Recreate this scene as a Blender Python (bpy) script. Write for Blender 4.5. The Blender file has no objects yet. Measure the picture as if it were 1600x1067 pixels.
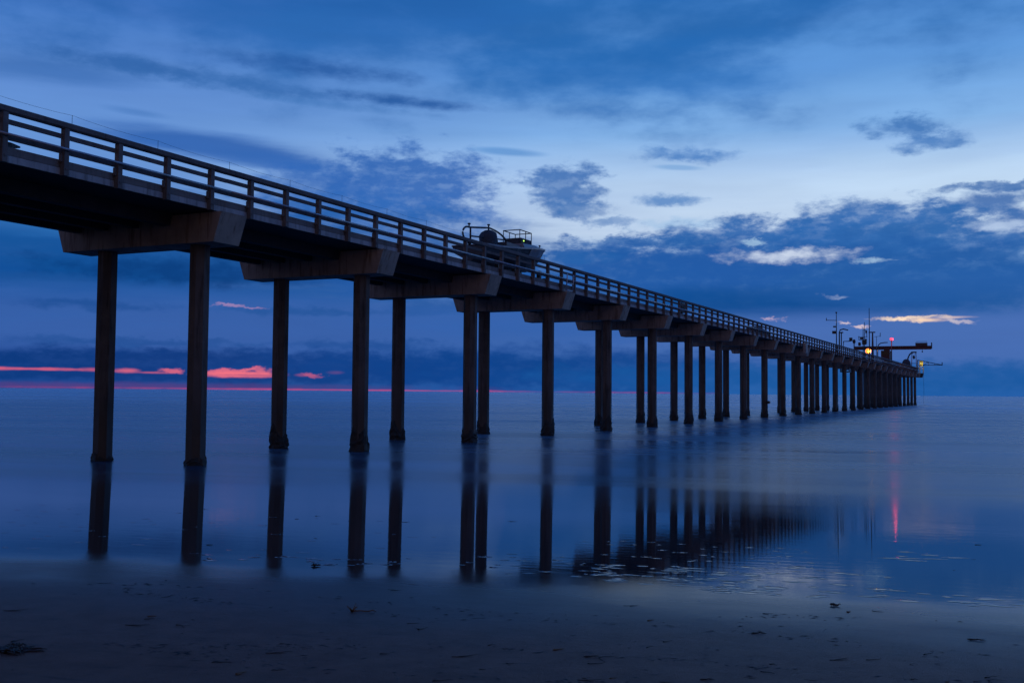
import bpy, math, random
from mathutils import Vector, Matrix
rng = random.Random(7)
sc = bpy.context.scene
COL = sc.collection
rad = math.radians

# ------------------------------------------------------------------ camera
# world: X runs seaward along the pier, Y to the left across it, Z up; Z = 0 is the sea
CAM = Vector((-24.4855, -22.382, 2.397))
AZ, PITCH, ROLL = rad(26.0278), rad(2.8027), rad(0.4855)
fwd = Vector((math.cos(AZ)*math.cos(PITCH), math.sin(AZ)*math.cos(PITCH), math.sin(PITCH)))
rt0 = Vector((math.sin(AZ), -math.cos(AZ), 0)); up0 = rt0.cross(fwd)
rt = rt0*math.cos(ROLL) + up0*math.sin(ROLL)
up = up0*math.cos(ROLL) - rt0*math.sin(ROLL)
cd = bpy.data.cameras.new('camera'); cam = bpy.data.objects.new('camera', cd); COL.objects.link(cam)
M4 = Matrix.Identity(4)
for i in range(3):
    M4[i][0] = rt[i]; M4[i][1] = up[i]; M4[i][2] = -fwd[i]; M4[i][3] = CAM[i]
cam.matrix_world = M4
cd.sensor_width = 36; cd.lens = 36*1618.475/1600
cd.clip_start = 0.1; cd.clip_end = 80000
sc.camera = cam

def lin(c):
    return tuple(((v/255)/12.92 if v/255 <= .04045 else ((v/255+.055)/1.055)**2.4) for v in c[:3]) + (1,)

# ------------------------------------------------------------------ world: dusk sky with cloud layers by direction
W = bpy.data.worlds.new('World'); sc.world = W; W.use_nodes = True
nt = W.node_tree; nt.nodes.clear(); NN = nt.nodes; LK = nt.links
def nd(t, **kw):
    n = NN.new(t)
    for k, v in kw.items(): setattr(n, k, v)
    return n
def setin(n, i, v):
    if isinstance(v, bpy.types.NodeSocket): LK.new(v, n.inputs[i])
    else: n.inputs[i].default_value = v
def mth(op, a, b=None, c=None, clamp=False):
    n = nd('ShaderNodeMath', operation=op, use_clamp=clamp); setin(n, 0, a)
    if b is not None: setin(n, 1, b)
    if c is not None: setin(n, 2, c)
    return n.outputs[0]
def vmth(op, a, b=None):
    n = nd('ShaderNodeVectorMath', operation=op); setin(n, 0, a)
    if b is not None: setin(n, 1, b)
    return n.outputs['Value'] if op in ('LENGTH', 'DOT_PRODUCT') else n.outputs[0]
def mixc(f, a, b):
    n = nd('ShaderNodeMix', data_type='RGBA'); setin(n, 0, f); setin(n, 6, a); setin(n, 7, b); return n.outputs[2]
def mrange(v, a, b, c, d, smooth=True):
    n = nd('ShaderNodeMapRange', interpolation_type='SMOOTHSTEP' if smooth else 'LINEAR')
    for i, x in enumerate((v, a, b, c, d)): setin(n, i, x)
    return n.outputs[0]
def ramp(f, stops):
    n = nd('ShaderNodeValToRGB'); setin(n, 0, f); e = n.color_ramp.elements
    while len(e) > 1: e.remove(e[-1])
    e[0].position = stops[0][0]; e[0].color = stops[0][1]
    for p, c in stops[1:]:
        q = e.new(p); q.color = c
    return n.outputs[0]
def noise(vec, scale, detail=5, rough=.55, out=0, dist=0):
    n = nd('ShaderNodeTexNoise'); setin(n, 'Vector', vec); setin(n, 'Scale', scale); setin(n, 'Detail', detail)
    setin(n, 'Roughness', rough); setin(n, 'Distortion', dist)
    return n.outputs[out]

tc = nd('ShaderNodeTexCoord'); dirv = vmth('NORMALIZE', tc.outputs['Generated'])
sep = nd('ShaderNodeSeparateXYZ'); LK.new(dirv, sep.inputs[0])
dx, dy, dz = sep.outputs
az = mth('ARCTAN2', dy, dx); el = mth('ARCSINE', dz)
K = 1618.475                                   # sky units: 1/K radian
U = mth('MULTIPLY', az, -K); Wv = mth('MULTIPLY', el, K)
cv = nd('ShaderNodeCombineXYZ'); LK.new(U, cv.inputs[0]); LK.new(Wv, cv.inputs[1]); V0 = cv.outputs[0]
# stretched noise lookups by direction
def noise2(sx, sy, detail, rough, out=0, off=0):
    n = nd('ShaderNodeTexNoise', noise_dimensions='2D'); m = nd('ShaderNodeVectorMath', operation='MULTIPLY_ADD')
    LK.new(V0, m.inputs[0]); m.inputs[1].default_value = (1/sx, 1/sy, 0); m.inputs[2].default_value = (off, off*1.7, 0)
    LK.new(m.outputs[0], n.inputs['Vector']); n.inputs['Scale'].default_value = 1; n.inputs['Detail'].default_value = detail; n.inputs['Roughness'].default_value = rough
    return n.outputs[out]
n_rag = noise2(58, 24, 7, .62, 0, 3.1)
n_str = noise2(240, 30, 6, .56, 0, 7.7)
n_soft = noise2(210, 85, 6, .55, 0, 4.6)
n_big = noise2(520, 70, 3, .5, 0, 1.3)
wcol = noise2(46, 24, 5, .62, 1, 5.2)
warp = vmth('MULTIPLY', vmth('SUBTRACT', wcol, (.5, .5, .5)), (62, 26, 0))
V1 = vmth('ADD', V0, warp)
TILT = rad(-3.8)
def rot(v):
    c_, s_ = math.cos(TILT), math.sin(TILT)
    n = nd('ShaderNodeCombineXYZ'); LK.new(vmth('DOT_PRODUCT', v, (c_, s_, 0)), n.inputs[0]); LK.new(vmth('DOT_PRODUCT', v, (-s_, c_, 0)), n.inputs[1])
    return n.outputs[0]
V0R, V1R = rot(V0), rot(V1)
n_in = mrange(noise2(34, 15, 5, .6, 0, 9.4), .30, .60, .76, 1)

def ramp_el(stops):
    f = mth('DIVIDE', el, math.pi/2, clamp=True)
    n = [(d/90, lin(c)) for d, c in stops]
    return ramp(f, n)
right = ramp_el([(0, (34, 94, 166)), (2, (60, 106, 176)), (4.5, (74, 114, 182)), (6.5, (122, 168, 220)), (8.8, (206, 225, 245)),
                 (11.5, (188, 215, 244)), (14, (134, 182, 234)), (17, (98, 155, 220)), (21, (76, 136, 208)), (36, (56, 110, 188)), (90, (36, 80, 158))])
left = ramp_el([(0, (14, 66, 140)), (3, (50, 90, 164)), (6, (22, 80, 158)), (9, (76, 128, 198)), (12, (106, 152, 216)),
                (15, (96, 141, 209)), (18, (80, 130, 203)), (21, (60, 109, 190)), (36, (42, 90, 168)), (90, (34, 76, 152))])
dist_glow = mth('ABSOLUTE', mth('SUBTRACT', az, rad(6)))
t_left = mrange(dist_glow, rad(8), rad(44), 0, 1)
sky = mixc(t_left, right, left)
sky = mixc(mrange(n_big, .35, .7, 0, .13), sky, lin((48, 95, 178)))

def pix_dir(x, y):
    d = fwd + rt*((x-800)/K) + up*((533.5-y)/K); d.normalize()
    return -math.atan2(d.y, d.x)*K, math.asin(d.z)*K
CLOUDS = []
def cloud(x, y, rx, ry, col, op=.9, soft=.5, amp=1.0, kind='r', ang=0):
    """one cloud at a compass direction and height, its half sizes in 1/K rad"""
    u, w = pix_dir(x, y)
    CLOUDS.append((u, w, rx, ry, col, op, soft, amp, kind, ang))
def add_cloud(sky, u, w, rx, ry, col, op, soft, amp, kind, ang):
    if w > 190 and col[2] > col[0]+50: col = (max(0, col[0]-9), col[1]+3, col[2])
    v = V1 if kind == 'r' else V0
    if ang > 3:
        v = V1R if kind == 'r' else V0R
        u, w = u*math.cos(TILT)+w*math.sin(TILT), -u*math.sin(TILT)+w*math.cos(TILT)
    m = nd('ShaderNodeVectorMath', operation='MULTIPLY_ADD'); LK.new(v, m.inputs[0])
    m.inputs[1].default_value = (1/rx, 1/ry, 0); m.inputs[2].default_value = (-u/rx, -w/ry, 0)
    d = vmth('LENGTH', m.outputs[0])
    nz = {'r': n_rag, 's': n_str, 'p': n_rag, 'm': n_soft}[kind]
    d = mth('MULTIPLY_ADD', mth('SUBTRACT', nz, .5), -2*amp, d)
    f = mrange(d, 1+soft, 1-soft, 0, op)
    if kind in 'rp': f = mth('MULTIPLY', f, n_in)
    return mixc(f, sky, lin(col))

# high veil
cloud(900, 20, 520, 95, (34, 92, 168), .80, .85, 1.5, 'm')
cloud(360, 15, 300, 50, (46, 94, 172), .65, .8, 1.4, 'm')
cloud(980, 112, 250, 40, (40, 100, 180), .6, .8, 1.4, 'm')
cloud(1150, 130, 150, 26, (52, 110, 190), .45, .8, 1.2, 'm')
cloud(560, 60, 160, 26, (60, 110, 188), .4, .8, 1.2, 'm')
# long streaks, left
cloud(70, 106, 120, 16, (58, 98, 172), .6, .6, .8, 's', 2)
cloud(250, 110, 170, 12, (60, 100, 172), .7, .8, 1.1, 'p', 4)
cloud(200, 100, 90, 7, (54, 94, 168), .6, .8, 1.0, 'p', 4)
cloud(500, 107, 120, 11, (48, 88, 162), .85, .8, .9, 'p', 4)
cloud(420, 138, 180, 10, (60, 102, 174), .65, .8, 1.1, 'p', 4)
cloud(500, 162, 130, 5, (72, 114, 184), .5, .8, 1.0, 'p', 4)
cloud(640, 160, 100, 7, (46, 86, 160), .9, .7, .7, 'p', 7)
cloud(215, 176, 34, 4, (72, 112, 184), .5, .9, .8, 's', 4)
cloud(330, 228, 165, 18, (48, 90, 172), .85, .55, .6, 's', 7)
cloud(420, 250, 80, 12, (60, 100, 180), .7, .6, .6, 's', 8)
# middle clouds
cloud(635, 292, 135, 52, (54, 98, 180), .92, .35, .9)
cloud(500, 300, 90, 42, (58, 100, 182), .8, .45, .9)
cloud(600, 345, 170, 40, (58, 104, 186), .8, .5, .8)
cloud(795, 238, 46, 5, (92, 138, 205), .7, .6, .6, 's', 4)
cloud(886, 292, 58, 30, (66, 106, 178), .9, .35, .9, 'r', 0)
cloud(900, 328, 46, 14, (72, 112, 182), .8, .45, .9, 'r', 14)
cloud(955, 347, 34, 6, (84, 122, 188), .7, .5, .8)
cloud(1068, 243, 56, 9, (78, 122, 194), .85, .7, 1.1, 'r', 8)
cloud(1060, 262, 36, 4, (120, 158, 215), .6, .5, .6, 's', 5)
cloud(1046, 312, 40, 8, (88, 128, 194), .85, .7, 1.1, 'r', 6)
cloud(1415, 200, 50, 15, (72, 114, 184), .9, .5, 1.0, 'r', 6)
cloud(1462, 222, 46, 13, (76, 118, 188), .85, .5, 1.0, 'r', -12)
cloud(1555, 291, 66, 6, (66, 106, 176), .9, .5, .7, 'r', 3)
cloud(1556, 317, 52, 15, (62, 102, 174), .9, .5, .6, 'r', -6)
cloud(1592, 338, 30, 10, (56, 98, 172), .9, .5, .6)
# big bank on the right, its bright slits and darker base
cloud(1070, 350, 60, 9, (150, 182, 226), .5, .6, .8)
cloud(960, 384, 80, 13, (70, 110, 180), .9, .4, 1.1)
cloud(1040, 380, 70, 10, (78, 116, 184), .85, .4, 1.1)
cloud(1360, 362, 150, 44, (58, 104, 178), .96, .28, .7)
cloud(1200, 398, 210, 52, (54, 100, 174), .96, .28, .7)
cloud(1490, 410, 190, 66, (58, 102, 174), .95, .3, .7)
cloud(1240, 432, 440, 50, (36, 92, 164), .95, .45, .7)
cloud(1000, 428, 260, 42, (34, 90, 166), .9, .45, .7)
cloud(900, 402, 60, 10, (50, 96, 172), .9, .4, .8)
cloud(1225, 400, 66, 9, (206, 218, 238), .95, .75, 1.2)
cloud(1365, 407, 26, 3.5, (172, 192, 224), .85, .7, .9)
cloud(1185, 378, 18, 4, (170, 192, 224), .8, .5, .9)
cloud(1560, 352, 34, 8, (188, 208, 236), .8, .6, .9)
cloud(1240, 474, 400, 24, (14, 76, 146), .92, .55, .6, 's')
cloud(1480, 455, 220, 24, (40, 94, 166), .7, .6, .7, 's')
cloud(1312, 463, 16, 2.5, (140, 160, 200), .7, .7, .8)
# lilac band, right
cloud(1360, 535, 420, 44, (72, 109, 178), .85, .5, .5, 's')
cloud(1418, 497, 34, 2.8, (255, 226, 198), 1.0, .7, .9)
cloud(1448, 500, 24, 2.6, (250, 214, 186), .95, .7, .9, 'p')
cloud(1482, 496, 26, 1.6, (226, 200, 196), .7, .8, .9, 'p')
cloud(1490, 500, 26, 3, (220, 205, 210), .7, .6, .8)
cloud(1312, 506, 9, 2, (235, 212, 212), .8, .5, .6)
cloud(1343, 510, 11, 2, (235, 208, 208), .8, .5, .6)
cloud(1208, 498, 11, 2, (200, 175, 200), .7, .6, .6)
# low clouds under the deck, left
cloud(250, 395, 480, 70, (16, 76, 150), .85, .6, .9, 's')
cloud(110, 352, 130, 14, (54, 108, 182), .65, .7, 1.0, 's')
cloud(330, 352, 60, 10, (40, 96, 172), .5, .7, .9)
cloud(290, 425, 190, 17, (2, 58, 122), .85, .6, .8)
cloud(520, 412, 120, 18, (8, 66, 132), .8, .6, .8)
cloud(640, 440, 180, 24, (28, 86, 164), .7, .6, .9, 's')
cloud(90, 440, 110, 10, (26, 80, 150), .7, .7, .9)
cloud(240, 462, 240, 14, (42, 92, 166), .7, .7, 1., 's')
cloud(310, 508, 620, 34, (54, 96, 168), .8, .6, .7, 's')
cloud(150, 476, 90, 7, (18, 74, 144), .6, .6, .9)
cloud(470, 486, 110, 6, (22, 80, 150), .6, .6, .9)
cloud(680, 480, 60, 12, (24, 82, 154), .6, .6, .9)
cloud(370, 478, 32, 2.0, (176, 138, 182), .65, .6, .7)
cloud(860, 505, 240, 26, (50, 97, 172), .7, .6, .6, 's')
cloud(220, 535, 150, 6, (20, 74, 144), .6, .6, .9)
cloud(560, 538, 130, 7, (18, 74, 146), .6, .6, .9)
cloud(250, 572, 620, 24, (2, 56, 126), .95, .35, .6)
cloud(800, 578, 380, 32, (6, 66, 140), .9, .5, .6)
cloud(1350, 588, 460, 20, (24, 88, 160), .85, .45, .6)
# sunset slits
cloud(110, 602, 420, 4.5, (92, 60, 126), .65, .9, .9, 'p')
cloud(330, 607, 400, 1.3, (150, 70, 130), .5, .9, 1.1, 'p')
cloud(560, 609.5, 250, 1.2, (196, 82, 134), .65, .9, .9, 'p')
cloud(40, 576, 56, 1.9, (214, 98, 128), .95, .8, 1.0, 'p')
cloud(95, 577, 30, 1.6, (196, 92, 128), .8, .9, 1.0, 'p')
cloud(142, 577, 14, 2.4, (196, 92, 126), .7, .8, .9, 'p')
cloud(198, 579, 16, 3.0, (214, 102, 130), .85, .7, .9, 'p')
cloud(238, 582, 22, 1.4, (190, 94, 130), .8, .8, .9, 'p')
cloud(265, 579, 17, 3.6, (218, 104, 130), .9, .7, .9)
cloud(376, 585, 50, 4.2, (246, 116, 132), 1.0, .6, .8, 'p')
cloud(400, 581, 20, 3.2, (240, 114, 132), .8, .7, .9)
cloud(350, 581, 26, 3.0, (238, 112, 132), .8, .7, .9)
cloud(390, 586, 36, 1.2, (130, 76, 130), .55, .8, 1.1, 'p')
cloud(474, 586, 10, 2.0, (170, 86, 132), .6, .8, .8, 'p')
cloud(490, 585, 9, 2.4, (204, 96, 132), .75, .7, .8)
cloud(525, 582, 9, 2.0, (116, 76, 136), .45, .8, .8, 'p')
cloud(1010, 614, 70, 1.3, (130, 70, 136), .6, .9, .9, 'p')
# soft interior variation
var = mth('MULTIPLY_ADD', mth('SUBTRACT', n_str, .5), .14, 1.0)
# landward half of the sky: dim warm glow added for town light, stronger low down
back = vmth('DOT_PRODUCT', dirv, (-.97, -.24, 0))
low = mrange(el, rad(2), rad(60), 1, 0)
bk = mth('MULTIPLY', mrange(back, .1, .85, 0, 1), mth('MULTIPLY_ADD', low, .75, .25))
# a trace of clear-air sky
nish = nd('ShaderNodeTexSky'); nish.sky_type = 'NISHITA'; nish.sun_disc = False
nish.sun_elevation = rad(1.0); nish.sun_rotation = rad(90-41)
def finish(col):
    v = nd('ShaderNodeVectorMath', operation='SCALE'); LK.new(col, v.inputs[0]); LK.new(var, v.inputs['Scale'])
    c2 = mixc(bk, v.outputs[0], (.165, .092, .050, 1))
    q = nd('ShaderNodeVectorMath', operation='MULTIPLY_ADD')
    LK.new(nish.outputs[0], q.inputs[0]); q.inputs[1].default_value = (.0002, .0003, .0004); LK.new(c2, q.inputs[2])
    g = nd('ShaderNodeBackground'); LK.new(q.outputs[0], g.inputs[0]); g.inputs[1].default_value = 1.0
    return g.outputs[0]
# the cloud list is evaluated in bands of height, each band only with the clouds that reach into it
EDGES = [-1e6, 45, 100, 170, 240, 330, 1e6]
shader = None
for lo, hi in zip(EDGES[:-1], EDGES[1:]):
    cc = sky
    for cl_ in CLOUDS:
        u, w, rx, ry, col, op, soft, amp, kind, ang = cl_
        reach = ry*(1+soft+.62*amp) + (14 if kind == 'r' else 2) + (.105*rx*2.2 if ang > 3 else 0)
        if w+reach > lo and w-reach < hi: cc = add_cloud(cc, *cl_)
    f = finish(cc)
    if shader is None: shader = f
    else:
        mx = nd('ShaderNodeMixShader'); LK.new(mth('GREATER_THAN', Wv, float(lo)), mx.inputs[0]); LK.new(shader, mx.inputs[1]); LK.new(f, mx.inputs[2]); shader = mx.outputs[0]
wo = nd('ShaderNodeOutputWorld'); LK.new(shader, wo.inputs[0])
try:
    W.cycles.sampling_method = 'MANUAL'; W.cycles.sample_map_resolution = 512
except Exception: pass

# sun: just gone, a faint broad pink glow from the slit over the horizon
sd = bpy.data.lights.new('sun', 'SUN'); so = bpy.data.objects.new('sun', sd); COL.objects.link(so)
sd.energy = .002; sd.angle = rad(30); sd.color = (1, .62, .55)
sdir = Vector((math.cos(rad(41))*math.cos(rad(1.5)), math.sin(rad(41))*math.cos(rad(1.5)), math.sin(rad(1.5))))
so.rotation_euler = sdir.to_track_quat('Z', 'Y').to_euler()

vs = sc.view_settings
vs.view_transform = 'Standard'; vs.look = 'None'; vs.exposure = 0; vs.gamma = 1; vs.use_curve_mapping = False
sc.render.engine = 'CYCLES'
sc.cycles.use_denoising = True
sc.cycles.use_adaptive_sampling = True; sc.cycles.adaptive_threshold = .02
sc.cycles.max_bounces = 5; sc.cycles.diffuse_bounces = 2; sc.cycles.glossy_bounces = 3; sc.cycles.transparent_max_bounces = 4
sc.cycles.sample_clamp_indirect = 4

# ------------------------------------------------------------------ helpers
class MB:
    def __init__(s): s.v = []; s.f = []; s.sm = []
    def add(s, vs_, fs, smooth=False):
        o = len(s.v); s.v += [tuple(v) for v in vs_]
        for f in fs: s.f.append(tuple(i+o for i in f)); s.sm.append(smooth)
        return s
    def box(s, x0, x1, y0, y1, z0, z1):
        return s.add([(x0,y0,z0),(x1,y0,z0),(x1,y1,z0),(x0,y1,z0),(x0,y0,z1),(x1,y0,z1),(x1,y1,z1),(x0,y1,z1)],
                     [(0,3,2,1),(4,5,6,7),(0,1,5,4),(1,2,6,5),(2,3,7,6),(3,0,4,7)])
    def bevbox(s, x0, x1, y0, y1, z0, z1, b):
        """box along X with its four long edges chamfered"""
        p = [(y0+b,z0),(y1-b,z0),(y1,z0+b),(y1,z1-b),(y1-b,z1),(y0+b,z1),(y0,z1-b),(y0,z0+b)]
        return s.loft([[(x0,y,z) for y,z in p], [(x1,y,z) for y,z in p]])
    def loft(s, rings, caps=True, smooth=False, closed=True):
        n = len(rings[0]); vs_ = [v for r in rings for v in r]; fs = []
        for k in range(len(rings)-1):
            for i in range(n if closed else n-1):
                j = (i+1) % n
                fs.append((k*n+i, k*n+j, (k+1)*n+j, (k+1)*n+i))
        s.add(vs_, fs, smooth)
        if caps:
            o = len(s.v)-len(vs_)
            s.f.append(tuple(o+i for i in reversed(range(n)))); s.sm.append(False)
            s.f.append(tuple(o+(len(rings)-1)*n+i for i in range(n))); s.sm.append(False)
        return s
    def tube(s, pts, r, n=6, r2=None):
        pts = [Vector(p) for p in pts]; rings = []
        for i, p in enumerate(pts):
            t = (pts[min(i+1, len(pts)-1)] - pts[max(i-1, 0)]).normalized()
            a = Vector((0,0,1)) if abs(t.z) < .9 else Vector((1,0,0))
            u = t.cross(a).normalized(); w = t.cross(u)
            rr = r if r2 is None else r+(r2-r)*i/(len(pts)-1)
            rings.append([p + (u*math.cos(2*math.pi*k/n) + w*math.sin(2*math.pi*k/n))*rr for k in range(n)])
        return s.loft(rings, True, n > 4)
    def ball(s, c, rx, ry, rz, n=12, m=7):
        rings = []
        for j in range(1, m):
            th = math.pi*j/m
            rings.append([(c[0]+rx*math.sin(th)*math.cos(2*math.pi*k/n), c[1]+ry*math.sin(th)*math.sin(2*math.pi*k/n), c[2]-rz*math.cos(th)) for k in range(n)])
        return s.loft(rings, True, True)
    def wheel(s, c, r, w, n=20):
        x, y, z = c; rings = []
        for yy, k in ((-w/2, .6), (-w/2, .92), (-w*.3, 1), (w*.3, 1), (w/2, .92), (w/2, .6)):
            rings.append([(x+r*k*math.cos(2*math.pi*i/n), y+yy, z+r*k*math.sin(2*math.pi*i/n)) for i in range(n)])
        return s.loft(rings, True, True)
    def mesh(s, name):
        m = bpy.data.meshes.new(name); m.from_pydata(s.v, [], s.f)
        m.polygons.foreach_set('use_smooth', s.sm); m.update()
        return m
    def build(s, name, mat, parent=None, loc=(0,0,0)):
        return link(name, s.mesh(name), mat, parent, loc)
def link(name, mesh, mat, parent=None, loc=(0,0,0), rz=0):
    if mat is not None and not mesh.materials: mesh.materials.append(mat)
    o = bpy.data.objects.new(name, mesh); COL.objects.link(o); o.location = loc; o.rotation_euler[2] = rz
    if parent is not None: o.parent = parent
    return o
def empty(name, loc=(0,0,0), rz=0):
    o = bpy.data.objects.new(name, None); COL.objects.link(o); o.location = loc; o.rotation_euler[2] = rz; return o
def tag(o, label, cat, group=None):
    o['label'] = label; o['category'] = cat
    if group: o['group'] = group
    return o

# ------------------------------------------------------------------ materials
def newmat(name):
    global NN, LK
    m = bpy.data.materials.new(name); m.use_nodes = True
    NN = m.node_tree.nodes; LK = m.node_tree.links
    b = NN['Principled BSDF']; return m, b
def bump(b, h, strength, dist):
    n = nd('ShaderNodeBump'); setin(n, 'Strength', strength); setin(n, 'Distance', dist); setin(n, 'Height', h); LK.new(n.outputs[0], b.inputs['Normal'])
def concrete(name, c1, c2, stain, stain_amt=.6, tide=False, streak=True, rough=.85):
    m, b = newmat(name)
    g = nd('ShaderNodeNewGeometry'); P = g.outputs['Position']
    n1 = noise(P, 1.3, 7, .6); n2 = noise(P, 9, 6, .65)
    Ps = vmth('MULTIPLY', P, (2.6, 2.6, .28)); n3 = noise(Ps, 2.2, 6, .6)
    c = mixc(mrange(n1, .32, .68, 0, 1), c1+(1,), c2+(1,))
    if streak: c = mixc(mrange(n3, .48, .72, 0, stain_amt), c, stain+(1,))
    c = mixc(mrange(n2, .55, .8, 0, .35), c, tuple(v*.45 for v in c1)+(1,))
    if tide:
        z = nd('ShaderNodeSeparateXYZ'); LK.new(P, z.inputs[0])
        h = mth('ADD', z.outputs[2], mth('MULTIPLY', n1, 1.2))
        c = mixc(mrange(h, 3.4, 1.9, 0, .75), c, (.035, .028, .02, 1))
        setin(b, 'Roughness', mrange(h, 3.2, 1.6, rough, .45))
    else: setin(b, 'Roughness', rough)
    setin(b, 'Base Color', c)
    bump(b, mth('MULTIPLY_ADD', n2, .5, n1), .5, .03)
    return m
def plain(name, col, rough=.6, metal=0, var=.25, scale=6, emit=None, est=0):
    m, b = newmat(name)
    g = nd('ShaderNodeNewGeometry'); n1 = noise(g.outputs['Position'], scale, 5, .6)
    setin(b, 'Base Color', mixc(mrange(n1, .3, .7, 0, 1), tuple(v*(1-var) for v in col)+(1,), tuple(min(1, v*(1+var)) for v in col)+(1,)))
    setin(b, 'Roughness', rough); setin(b, 'Metallic', metal)
    if emit:
        setin(b, 'Emission Color', emit+(1,)); setin(b, 'Emission Strength', est)
    return m
M = {}
M['cap'] = concrete('cap_concrete', (.46, .36, .27), (.33, .265, .21), (.15, .085, .045), .85)
M['column'] = concrete('column_concrete', (.165, .128, .102), (.11, .09, .076), (.05, .036, .026), .85, tide=True)
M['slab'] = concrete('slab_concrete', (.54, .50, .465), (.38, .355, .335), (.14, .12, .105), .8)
M['curb'] = concrete('curb_timber', (.27, .225, .195), (.20, .17, .15), (.10, .078, .065), .6)
M['girder'] = concrete('girder_concrete_shaded', (.075, .06, .05), (.05, .042, .038), (.04, .028, .02), .6)  # shade under the deck is put into this dark base colour
M['rail'] = concrete('rail_timber', (.18, .155, .14), (.125, .11, .10), (.05, .042, .04), .5)
M['post'] = concrete('post_timber', (.21, .18, .16), (.145, .125, .115), (.055, .045, .04), .5)
M['pipe'] = plain('galvanised_pipe', (.42, .43, .45), .42, .6, .2, 3)
M['barnacle'] = plain('barnacle_crust', (.030, .027, .022), .7, 0, .5, 30)
M['steel'] = plain('dark_steel', (.05, .052, .055), .5, .3)
M['redsteel'] = plain('red_brown_paint', (.075, .022, .02), .6, 0, .3, 2)
M['hull'] = plain('boat_hull_paint', (.24, .26, .29), .35, 0, .12, 2)
M['hullblue'] = plain('boat_grey_paint', (.10, .10, .11), .4, 0, .2, 3)
M['hulldark'] = plain('boat_dark_paint', (.04, .045, .055), .5, 0, .2, 3)
M['canvas'] = plain('dark_canvas', (.045, .055, .07), .8)
M['rubber'] = plain('tyre_rubber', (.02, .02, .02), .8)
M['blue'] = plain('blue_plastic', (.10, .22, .42), .5)
M['alu'] = plain('aluminium', (.55, .56, .58), .35, .7, .15)
M['tan'] = plain('tan_box_paint', (.42, .34, .26), .6)
M['yellow'] = plain('yellow_paint', (.50, .40, .12), .5)
M['kelp'] = plain('kelp', (.030, .020, .012), .5, 0, .5, 40)
M['kelp_amber'] = plain('amber_kelp', (.16, .075, .02), .5, 0, .4, 40)
M['foam'] = plain('foam', (.72, .74, .78), .6, 0, .15, 30)
M['glass'] = plain('dark_glass', (.02, .025, .03), .1)
M['lamp_amber'] = plain('amber_lamp', (.9, .6, .2), .4, 0, 0, 1, (1, .22, .012), 2.2)
M['lamp_red'] = plain('red_lamp', (.9, .2, .2), .4, 0, 0, 1, (1, .05, .10), 1.7)
M['lamp_yellow'] = plain('yellow_lamp', (.9, .8, .3), .4, 0, 0, 1, (1, .82, .28), .7)
M['lamp_green'] = plain('green_lamp', (.5, .9, .2), .4, 0, 0, 1, (.45, 1, .12), 3)

# ------------------------------------------------------------------ ground: beach and sea
NS = Vector((math.cos(rad(13)), math.sin(rad(13)), 0)); NT = Vector((-NS.y, NS.x, 0))     # seaward, along the shore
SL = .0205
def prof(s):
    if s > 27: return 0.
    if s > 19: return SL*(27-s)**2/16
    return SL*4 + SL*(19-max(s, -25))
def ground_pt(s, t, dz=0.):
    p = Vector((CAM.x, CAM.y, 0)) + NS*s + NT*t
    return (p.x, p.y, prof(s)+dz)
def shore_coords():
    g = nd('ShaderNodeNewGeometry'); P = vmth('SUBTRACT', g.outputs['Position'], (CAM.x, CAM.y, 0))
    s = vmth('DOT_PRODUCT', P, tuple(NS)); t = vmth('DOT_PRODUCT', P, tuple(NT))
    c = nd('ShaderNodeCombineXYZ'); LK.new(s, c.inputs[0]); LK.new(t, c.inputs[1])
    return s, t, c.outputs[0], g.outputs['Position']
ROUGH = [(0, .66), (7, .58), (9, .46), (10.4, .36), (11.3, .24), (11.9, .11), (12.7, .022), (19.5, .022), (21.8, .09), (25, .17), (32, .22), (60, .28), (100, .30)]
def rough_ramp(s):
    return ramp(mth('DIVIDE', s, 100, clamp=True), [(p/100, (v, v, v, 1)) for p, v in ROUGH])

def mk_sand():
    m, b = newmat('beach_sand')
    s, t, c, P = shore_coords()
    wob = noise(vmth('MULTIPLY', c, (.35, .16, 0)), 1, 4, .55)
    wob2 = noise(vmth('MULTIPLY', c, (1.1, .55, 0)), 1, 4, .6)
    s2 = mth('MULTIPLY_ADD', mth('SUBTRACT', wob, .5), 2.6, mth('MULTIPLY_ADD', mth('SUBTRACT', wob2, .5), 1.3, s))
    wet = mrange(s2, 7.5, 11.8, 0, 1)
    n1 = noise(P, 3, 8, .62); n2 = noise(P, 90, 4, .7); n3 = noise(vmth('MULTIPLY', c, (3.2, .7, 0)), 1, 8, .66); n4 = noise(vmth('MULTIPLY', c, (9, 2.0, 0)), 1, 6, .65)
    dry = mixc(mrange(n1, .3, .7, 0, 1), (.15, .078, .052, 1), (.20, .108, .074, 1))
    dry = mixc(mrange(n3, .5, .75, 0, .45), dry, (.085, .05, .036, 1))
    dry = mixc(mrange(n4, .56, .72, 0, .6), dry, (.05, .032, .026, 1))
    dry = mixc(mrange(n2, .6, .8, 0, .4), dry, (.05, .038, .034, 1))
    setin(b, 'Base Color', mixc(wet, dry, (.028, .026, .028, 1)))
    setin(b, 'Roughness', rough_ramp(s2)); setin(b, 'IOR', 1.36); setin(b, 'Specular IOR Level', mrange(s2, 7, 11.5, .26, .5))
    rip = noise(vmth('MULTIPLY', c, (6.5, 1.1, 0)), 1, 5, .6, dist=.4)
    grain = mth('MULTIPLY', mth('ADD', n2, mth('MULTIPLY', n1, 2)), mrange(wet, 0, .9, .012, 0, False))
    h = mth('ADD', grain, mth('MULTIPLY', rip, mrange(wet, .2, 1, .006, .0009, False)))
    bump(b, h, 1.0, 1.0)
    return m
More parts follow.
